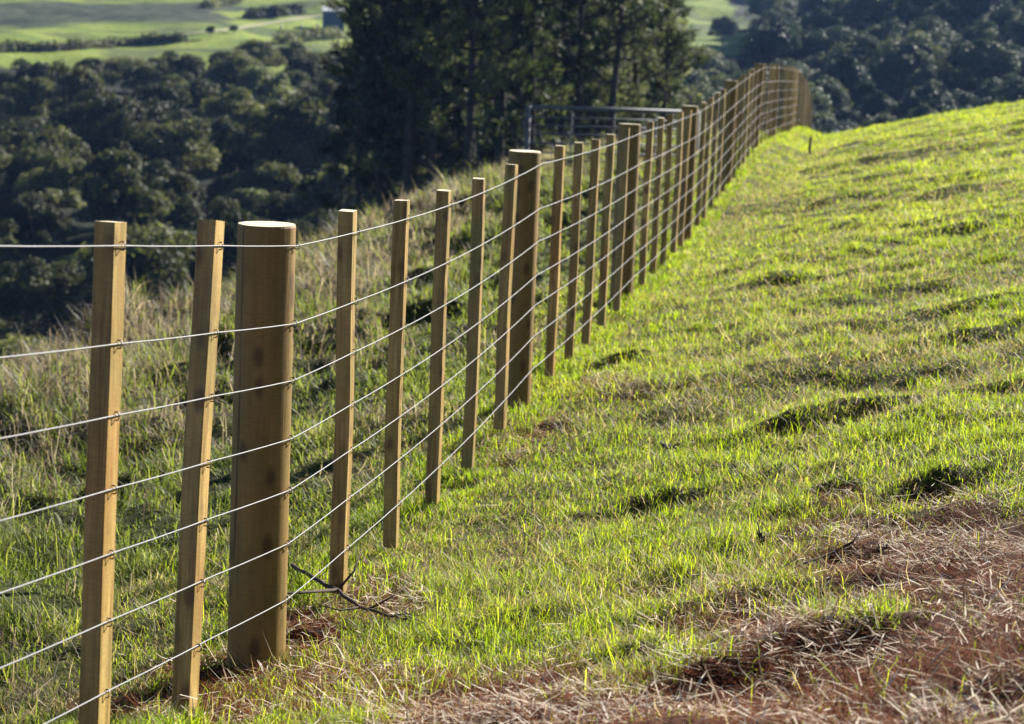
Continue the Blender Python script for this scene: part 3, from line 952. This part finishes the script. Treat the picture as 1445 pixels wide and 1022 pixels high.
# pines
def pine_parts(seed, H, lowest, rad, needles=20):
    rg = np.random.default_rng(seed)
    m = MB()
    zt = np.linspace(-1.5, H, 12)
    bx, by = np.cumsum(rg.normal(0, .07, 12)), np.cumsum(rg.normal(0, .07, 12))
    axis = np.stack([bx - bx[1], by - by[1], zt], -1)
    r0 = H * .0125
    m.tube(axis, np.interp(zt, [-1.5, H], [r0 * 1.1, .03]), 9)
    def at(z): return np.array([np.interp(z, zt, axis[:, 0]), np.interp(z, zt, axis[:, 1]), z])
    cp, cd, ct = [], [], []
    z = H * .10
    while z < H * .995:
        q = z / H
        live = q > lowest
        nb = rg.integers(2, 5) if live else rg.integers(0, 3)
        for k in range(nb):
            a = rg.random() * 6.28
            if live:
                e = (q - lowest) / (1 - lowest)
                Lb = rad * (np.interp(e, [0, .2, .5, .85, 1], [.75, 1, .85, .42, .10])) * rg.uniform(.55, 1.25)
                up0, up1 = rg.uniform(-.05, .25) + .25 * e, rg.uniform(.3, .7)
            else:
                Lb = rad * rg.uniform(.15, .6); up0, up1 = rg.uniform(-.3, .1), rg.uniform(-.3, .1)
            s = at(z); d = np.array([math.cos(a), math.sin(a), 0])
            p1 = s + Lb * .5 * (d + [0, 0, up0]); p2 = p1 + Lb * .5 * (d * .85 + [0, 0, up1])
            m.tube([s, p1, p2], [.028 + .018 * Lb, .02 + .009 * Lb, .008], 5)
            if live:
                ncl = int(2 + Lb * 1.9)
                for j in range(ncl):
                    f = rg.uniform(.28, 1.02)
                    c = (s + (p1 - s) * f * 2) if f < .5 else (p1 + (p2 - p1) * (f - .5) * 2)
                    side = np.cross(d, [0, 0, 1.0]) * rg.normal(0, .30) * Lb * .5
                    c = c + side + [0, 0, rg.normal(.05, .12)]
                    cp.append(c); dd = d * .6 + side * .5 + np.array([0, 0, .8]); cd.append(dd / np.linalg.norm(dd)); ct.append(rg.random())
            elif rg.random() < .25:
                cp.append(p2); cd.append(d); ct.append(rg.random())
        z += rg.uniform(.32, .62) if live else rg.uniform(.4, 1.1)
    cp, cd, ct = np.array(cp), np.array(cd), np.array(ct)
    n = len(cp); K = needles
    base = np.repeat(cp, K, 0) + rg.normal(0, .10, (n * K, 3))
    dr = rg.normal(0, .75, (n * K, 3)) + np.repeat(cd, K, 0); dr /= np.linalg.norm(dr, axis=1)[:, None]
    L = rg.uniform(.18, .42, n * K)[:, None]
    sd = np.cross(dr, rg.normal(size=(n * K, 3))); sd /= np.linalg.norm(sd, axis=1)[:, None]
    w = rg.uniform(.025, .06, n * K)[:, None]
    V = np.stack([base - sd * w, base + sd * w, base + dr * L], 1).reshape(-1, 3)
    T = np.arange(n * K * 3).reshape(-1, 3)
    return m.mesh('trunk'), fast_mesh('crown', V, [T], {'tint': np.repeat(np.repeat(ct, K) * .6 + rg.random(n * K) * .4, 3)})

pine_group = 'tall dark pines beyond the fence'
pine_protos = []
for k, (H, low, rad) in enumerate(((21, .42, 2.3), (19, .48, 2.0), (22, .52, 2.2), (17, .30, 2.2), (20, .58, 2.0))):
    tr, cr = pine_parts(500 + k, H, low, rad)
    pine_protos.append(make_tree('pine_tree', (('trunk', tr, M_bark), ('crown', cr, M_pine)), 'tall dark pine with bare lower trunk in the clump beyond the fence', 'pine tree', pine_group))
pine_spots = [  # (pixel x of trunk, depth, pixel y of top)
    (528, 88, -190), (548, 98, -240), (566, 84, -260), (592, 88, -300), (603, 100, -210), (640, 92, -280), (655, 80, -250), (683, 99, -240), (710, 86, -330), (735, 97, -260),
    (762, 104, -220), (790, 92, -240), (815, 108, -200), (838, 101, -190), (858, 84, -210), (893, 95, -120), (935, 88, -75), (560, 110, -200), (625, 112, -220), (700, 116, -200), (770, 118, -180), (870, 112, -110), (905, 105, -100), (512, 104, -90), (812, 84, -170), (575, 106, -230), (612, 84, -250), (667, 108, -240), (722, 92, -260), (748, 86, -230), (850, 100, -160)]
spots = []
for px, D, ty in pine_spots:
    p = P(px, 250, D); z = float(terrain(p[0], p[1], False)); top = P(px, ty, D)[2]
    spots.append((p[0], p[1], max(.6, (top - z) / 20.0), 1.0))
lab = [None] * len(spots)
lab[16] = 'rightmost big pine of the clump with ragged cone-shaped top'
lab[0] = 'leftmost big pine of the clump beside the blue shed'
place(pine_protos, spots, lab)

def poisson(n_try, sampler, rmin, maxn):
    out = []
    for _ in range(n_try):
        x, y, r = sampler()
        if all((x - a) ** 2 + (y - b) ** 2 > (rmin * (r + c) / 2) ** 2 for a, b, c in out):
            out.append((x, y, r))
            if len(out) >= maxn: break
    return out

# bush on the far side of the valley, left
bush_group = 'rounded bush trees filling the valley'
bush_protos = []
for k, (R, H, nl, fl) in enumerate(((3.0, 6.5, 34, .8), (2.7, 7.5, 28, .95), (3.4, 6.0, 40, .7), (2.5, 6.8, 24, .9), (3.1, 7.2, 36, .85))):
    cr = crown_mesh('crown', 700 + k, R, H, nl, 12000, .10, fl, lobe=.27)
    tr = limb_mesh('trunk', 750 + k, H, R, .13, 6)
    bush_protos.append(make_tree('bush_tree', (('trunk', tr, M_bark2), ('crown', cr, M_bush)), 'dark rounded native bush tree in the valley left of the pines', 'tree', bush_group))
cr = crown_mesh('crown', 790, 2.9, 6.8, 26, 9000, .12, .85, lobe=.27)
bush_pale = make_tree('bush_tree', (('trunk', limb_mesh('trunk', 791, 6.8, 2.9, .12, 6), M_bark2), ('crown', cr, M_pale)), 'pale-leaved tree standing out among the dark valley bush', 'tree', 'pale trees among the valley bush')
def samp_left():
    while True:
        y = math.sqrt(random.uniform(84 ** 2, 292 ** 2)); t = random.uniform(-.27, .10)
        x = t * y
        z = float(terrain(x, y, False)); r = random.uniform(.8, 1.5) * (1.0 + .15 * (y > 180))
        if y < 124 and t > -.088: continue
        px, py, d = project([x, y, z + 6.3 * r])
        lim = 52 + 8 * math.sin(px * .05) + 5 * math.sin(px * .13)
        if px < 160: lim = 60
        if 180 < px < 230 and False: lim = 90
        if py < lim: continue
        return x, y, r
sp = poisson(9000, samp_left, 4.0, 285)
dark_, pale_ = [q for k, q in enumerate(sp) if k % 11 != 4], [q for k, q in enumerate(sp) if k % 11 == 4]
place(bush_protos, [(x, y, r * random.uniform(.9, 1.25), random.uniform(.7, 1.3) if y < 215 else random.uniform(.65, .95)) for x, y, r in dark_])
place([bush_pale], [(x, y, r * .85, random.uniform(.85, 1.1)) for x, y, r in pale_])
print('bush', len(sp))

# forest on the right
for_group = 'forest trees on the far right hillside'
for_protos = []
for k, (R, H, nl, fl) in enumerate(((4.2, 9.0, 36, .85), (3.6, 10.0, 30, 1.0), (4.6, 8.5, 40, .8), (3.3, 9.5, 26, 1.1))):
    cr = crown_mesh('crown', 800 + k, R, H, nl, 12000, .15, fl, lobe=.28)
    tr = limb_mesh('trunk', 850 + k, H, R, .18, 6)
    for_protos.append(make_tree('forest_tree', (('trunk', tr, M_bark2), ('crown', cr, M_forest)), 'blue-green forest tree on the hazy hillside right of the pines', 'tree', for_group))
def samp_right():
    while True:
        y = math.sqrt(random.uniform(120 ** 2, 430 ** 2)); t = random.uniform(.07, .26)
        x = t * y
        z = float(terrain(x, y, False)); r = random.uniform(.75, 1.35)
        px, py, d = project([x, y, z]); sc, wd = land_cover(np.array(px), np.array(py), np.array(x), np.array(y))
        tx, ty, _ = project([x, y, z + 8.5 * r])
        if wd < .5 or py > 330 or py < -60: continue
        if 940 < tx < 1095 and py > -30 and ty < 80: continue
        return x, y, r
sp = poisson(9000, samp_right, 5.2, 290)
place(for_protos, [(x, y, r, random.uniform(.85, 1.15)) for x, y, r in sp])
print('forest', len(sp))

def lone(px, py, s, protos, i, label, name, sz=1.0):
    g = ray_ground(px, py, 150, 900, False)
    if g is None: print('no ground', px, py); return
    r = dup(protos[i], (g[0], g[1], g[2] - .1), random.random() * 6, s, label, sz)
    r.name = name
    if 'group' in r: del r['group']
    return r
lone(1019, 76, .72, for_protos, 1, 'big grey-green conical tree standing between two bright pastures', 'paddock_tree', 1.0)
lone(330, 49, .30, bush_protos, 2, 'small dark shrub alone on the bright pasture above the bush', 'pasture_shrub')
lone(297, 55, .36, bush_protos, 3, 'greyish bush on the pasture just left of the small dark shrub', 'pasture_shrub')
lone(390, 25, .7, bush_protos, 0, 'dark green bush below the track left of the blue shed', 'pasture_shrub', .6)
lone(415, 22, .6, bush_protos, 4, 'low bush beside the track nearest the blue shed', 'pasture_shrub', .6)

# ------------------------------------------------------------------ farm tracks and shed on the far pasture
def draped(name, pix, width, mat, off=.12):
    pts = []
    for (x0, y0), (x1, y1) in zip(pix[:-1], pix[1:]):
        for q in np.linspace(0, 1, 14, endpoint=False):
            g = ray_ground(x0 + (x1 - x0) * q, y0 + (y1 - y0) * q, 150, 1500, False)
            if g is not None: pts.append(g)
    pts = np.array(pts)
    if len(pts) < 3: return
    for _ in range(4): pts[1:-1] = (pts[:-2] + pts[1:-1] * 2 + pts[2:]) / 4
    t = np.gradient(pts[:, :2], axis=0); t /= np.linalg.norm(t, axis=1)[:, None] + 1e-9
    nn = np.stack([-t[:, 1], t[:, 0]], -1)
    rows = []
    for s in (-1, -.4, .4, 1):
        q = pts[:, :2] + nn * s * width / 2
        rows.append(np.column_stack([q, terrain(q[:, 0], q[:, 1]) + off]))
    V = np.stack(rows, 1).reshape(-1, 3)
    i = (np.arange(len(pts) - 1)[:, None] * 4 + np.arange(3)[None]).ravel()
    me = fast_mesh(name, V, [np.stack([i, i + 1, i + 5, i + 4], -1)], smooth=True)
    o = link_mesh(name, me, mat); tag(o, kind='structure')
M_track = mat_simple('track_gravel', (.25, .25, .14), .95, 0, .4, .25, .1)
draped('farm_track', [(-30, 66), (153, 61), (230, 52), (320, 43), (390, 32), (440, 24), (520, 18)], 1.7, M_track)

def hedge(pix, hgt, wid, label, seed):
    rg = np.random.default_rng(seed); pts = []
    for (x0, y0), (x1, y1) in zip(pix[:-1], pix[1:]):
        for q in np.linspace(0, 1, 12, endpoint=False):
            g = ray_ground(x0 + (x1 - x0) * q, y0 + (y1 - y0) * q, 150, 1200, False)
            if g is not None: pts.append(g)
    pts = np.array(pts); O = pts[0].copy(); pts = pts - O
    n = 7000
    u = rg.random(n) * (len(pts) - 1); i = u.astype(int); f = (u - i)[:, None]
    c = pts[i] * (1 - f) + pts[np.minimum(i + 1, len(pts) - 1)] * f
    hh = hgt * (.55 + .9 * np.abs(vnoise(u * .9, u * 0 + seed, 3)) + .3 * vnoise(u * 3, u * 0, 5))
    d = rg.normal(size=(n, 3)); d /= np.linalg.norm(d, axis=1)[:, None]; d[:, 2] = np.abs(d[:, 2])
    p = c + d * np.stack([np.full(n, wid), np.full(n, wid), hh], -1) * (rg.random(n) ** .3)[:, None]
    V, Q = leaf_cards(p, d, np.full(n, .2), .7, rg, .8)
    me = fast_mesh('hedge', V, [Q], {'tint': np.repeat(rg.random(n), 4)})
    o = link_mesh('hedge', me, M_bush); o.location = tuple(O)
    tag(o, label, 'hedge')
hedge([(-20, 74), (100, 70), (200, 63), (262, 58)], 1.8, 1.3, 'long dark hedge low on the pasture at the left just above the bush', 4)
hedge([(352, 27), (385, 23), (425, 19)], 2.2, 1.6, 'dark hedge on the rise left of the blue shed', 9)
hedge([(290, 12), (330, 5), (345, -6)], 2.0, 1.5, 'short hedge running up the slope at the top of the field', 12)
hedge([(400, 62), (440, 56), (475, 54)], 2.4, 2.2, 'grey-green hedge at the field edge right below the blue shed', 15)
def pale_posts():
    m = MB().tube([(0, 0, -.2), (0, 0, .85), (.02, 0, 1.0)], [.16, .15, .10], 8)
    me = m.mesh('pale_post'); me.materials.append(mat_simple('pale_paint', (.6, .62, .55), .7))
    for px, w in ((397, 'leftmost'), (425, 'middle'), (448, 'rightmost')):
        g = ray_ground(px, 42, 150, 900, False)
        o = bpy.data.objects.new('pale_post', me); COL.objects.link(o); o.location = tuple(g)
        tag(o, f'{w} of the three pale posts on the bright pasture left of the shed', 'post', 'pale posts by the shed')
pale_posts()

def shed():
    g = ray_ground(470, 46, 200, 900, False)
    root = empty('farm_shed', tuple(g), .10)
    tag(root, 'tall blue farm shed with white roof at the edge of the pines', 'shed')
    D = g[1]; w = 30 / FPX * D / 2; h = 29 / FPX * D
    blue = mat_simple('blue_cladding', (.022, .06, .11), .6, 0, 1.5, .2)
    white = mat_simple('white_roofing', (.72, .73, .74), .4, 0, 1, .08)
    dark = mat_simple('door_dark_blue', (.03, .07, .12), .6)
    m = MB().box((0, 0, h / 2 - .3), (w, w * 1.2, h / 2 + .3)); 
    for k in range(12):
        m.box((-w + (k + .5) * 2 * w / 12, -w * 1.2 - .03, h / 2), (.05, .03, h / 2 - .02))
    link_mesh('wall', m.mesh('wall', False), blue, root)
    V = np.array([[-w * 1.08, -w * 1.3, h + .02], [w * 1.08, -w * 1.3, h + .02], [w * 1.08, w * 1.3, h + .02], [-w * 1.08, w * 1.3, h + .02],
                  [-w * 1.08, 0, h + .8], [w * 1.08, 0, h + .8]])
    me = fast_mesh('roof', V, [np.array([[0, 1, 5, 4], [2, 3, 4, 5], [3, 2, 1, 0]]), np.array([[1, 2, 5], [0, 4, 3]])])
    link_mesh('roof', me, white, root)
    m = MB().box((w * .2, -w * 1.2 - .09, h * .28), (w * .45, .03, h * .28)); link_mesh('door', m.mesh('door', False), dark, root)
shed()
print('elements', len(elements))
def haze():
    m, nt, out = new_mat('haze_air')
    v = nt.nodes.new('ShaderNodeVolumePrincipled')
    v.inputs['Color'].default_value = (.30, .52, 1.0, 1)
    v.inputs['Density'].default_value = 0.00011
    v.inputs['Anisotropy'].default_value = 0.2
    nt.links.new(v.outputs[0], out.inputs['Volume'])
    mb = MB().box((0, 480, 40), (900, 560, 100))
    o = link_mesh('haze', mb.mesh('haze', False), m)
    tag(o, kind='stuff')
haze()

# ------------------------------------------------------------------ fallen sticks near the camera
def stick(name, label, cat, pix, r0, mat, lift=.03, side=(), lifts=None):
    pts = []
    for k, (x, y) in enumerate(pix):
        g = ray_ground(x, y, 3.5, 30)
        l = lifts[k] if lifts else lift
        g = np.array([g[0], g[1], float(terrain(g[0], g[1])) + l]); pts.append(g)
    O = pts[0].copy()
    pts = np.array(pts) - O
    fine = [pts[0]]
    for A, B in zip(pts[:-1], pts[1:]):
        for q in (.25, .5, .75, 1): fine.append(A + (B - A) * q + rng.normal(0, r0 * .5, 3) * (q < 1))
    fine = np.array(fine)
    m = MB().tube(fine, np.linspace(r0, r0 * .35, len(fine)), 7)
    for (i, vec, r) in side:
        s = fine[min(i, len(fine) - 1)]
        v = np.array(vec, float)
        m.tube([s, s + v * .5 + rng.normal(0, .008, 3), s + v], [r, r * .7, r * .3], 6)
    o = link_mesh(name, m.mesh(name), mat); o.location = tuple(O)
    tag(o, label, cat)
stick('fallen_branch', 'dark forked dead branch lying by the thick post', 'branch', [(412, 835), (450, 850), (500, 876), (540, 888), (575, 888)], .008, M_twig,
      side=[(6, (-.20, -.28, .05), .006), (6, (.06, .14, .10), .005), (9, (-.12, -.10, .03), .004), (10, (.10, .08, .05), .004), (13, (.10, -.05, .02), .003), (4, (.05, -.12, .0), .004)],
      lifts=[.09, .07, .055, .045, .03])
stick('fallen_twig', 'pale bleached twig at the tip of the dark forked branch', 'twig', [(560, 880), (578, 884), (596, 893)], .005, M_palet, .03, side=[(3, (.05, .04, .02), .003)])
stick('fallen_twig', 'thin dark twig standing up from the litter below the fork-shaped sprig', 'twig', [(1000, 925), (1040, 900), (1075, 880)], .004, M_twig, .03)
stick('fallen_stick', 'long thin brown stick lying along the bottom edge in the straw', 'stick', [(950, 1010), (985, 1003), (1020, 996), (1060, 990)], .006, M_twig, .03)
stick('fallen_stick', 'dark curved stick lying over the mound of dead straw on the right', 'stick', [(1120, 815), (1160, 800), (1195, 788), (1235, 762)], .0045, M_twig, .03, side=[(6, (.08, .05, .06), .004)])
def sprig(px, py, h, label, n):
    g = ray_ground(px, py, 3.5, 40)
    m = MB()
    rg = np.random.default_rng(int(px))
    for k in range(n):
        a = rg.random() * 6.28; l = h * rg.uniform(.6, 1.1); t = rg.uniform(.05, .5) if n > 1 else .05
        e = np.array([math.cos(a) * l * t, math.sin(a) * l * t, l])
        m.tube([(0, 0, -.02), e * .5 + rg.normal(0, .006, 3), e], [.005, .004, .0015], 6)
        if n > 1: m.tube([e * .5, e * .5 + [math.cos(a + 2) * h * .25, math.sin(a + 2) * h * .25, h * .3]], [.003, .001], 5)
    o = link_mesh('dead_sprig', m.mesh('dead_sprig'), M_twig); o.location = tuple(g)
    tag(o, label, 'twig')
sprig(1073, 775, .075, 'small dark forked dead sprig standing in the grass on the right', 4)
sprig(1222, 756, .07, 'single dark stub sticking up behind the brown straw mound', 1)
sprig(1242, 790, .055, 'dark woody stalk poking from the brown straw mound at the right', 3)

def dead_leaf():
    g = ray_ground(944, 643, 3.5, 40)
    m = MB()
    for a, l in ((0.2, .05), (1.5, .035), (2.7, .045), (4.0, .03), (5.2, .04)):
        d = np.array([math.cos(a), math.sin(a), .35])
        m.tube([(0, 0, .03), d * l * .5 + [0, 0, .03], d * l + [0, 0, .035]], [.006, .010, .001], 5)
    o = link_mesh('dead_leaf', m.mesh('dead_leaf'), M_twig); o.location = tuple(g)
    tag(o, 'crumpled black dead leaf lying in the middle of the green slope', 'leaf')
dead_leaf()

def clod(px, py, s, label, mat):
    g = ray_ground(px, py, 3.5, 40)
    import bmesh
    bm = bmesh.new(); bmesh.ops.create_icosphere(bm, subdivisions=4, radius=1)
    for v in bm.verts:
        c = v.co
        f = 1 + .28 * float(fbm(c.x * 1.7 + px, c.y * 1.7 + c.z * 1.3, 5, 3)) + .12 * float(vnoise(c.x * 7 + 3, c.y * 7 + c.z * 5, 8))
        v.co = (c.x * s * f, c.y * s * f * .8, c.z * s * .6 * f)
    me = bpy.data.meshes.new('soil_clod'); bm.to_mesh(me); bm.free()
    o = link_mesh('soil_clod', me, mat); o.location = (g[0], g[1], float(terrain(g[0], g[1])) + s * .2)
    tag(o, label, 'clod')
M_soil = mat_simple('dark_soil', (.05, .032, .022), .95, 0, 40, .6, .1)
clod(402, 921, .045, 'lump of dark soil beside the foot of the thick round post', M_soil)
clod(447, 903, .035, 'small dark soil lump behind the burrow right of the thick post', M_soil)
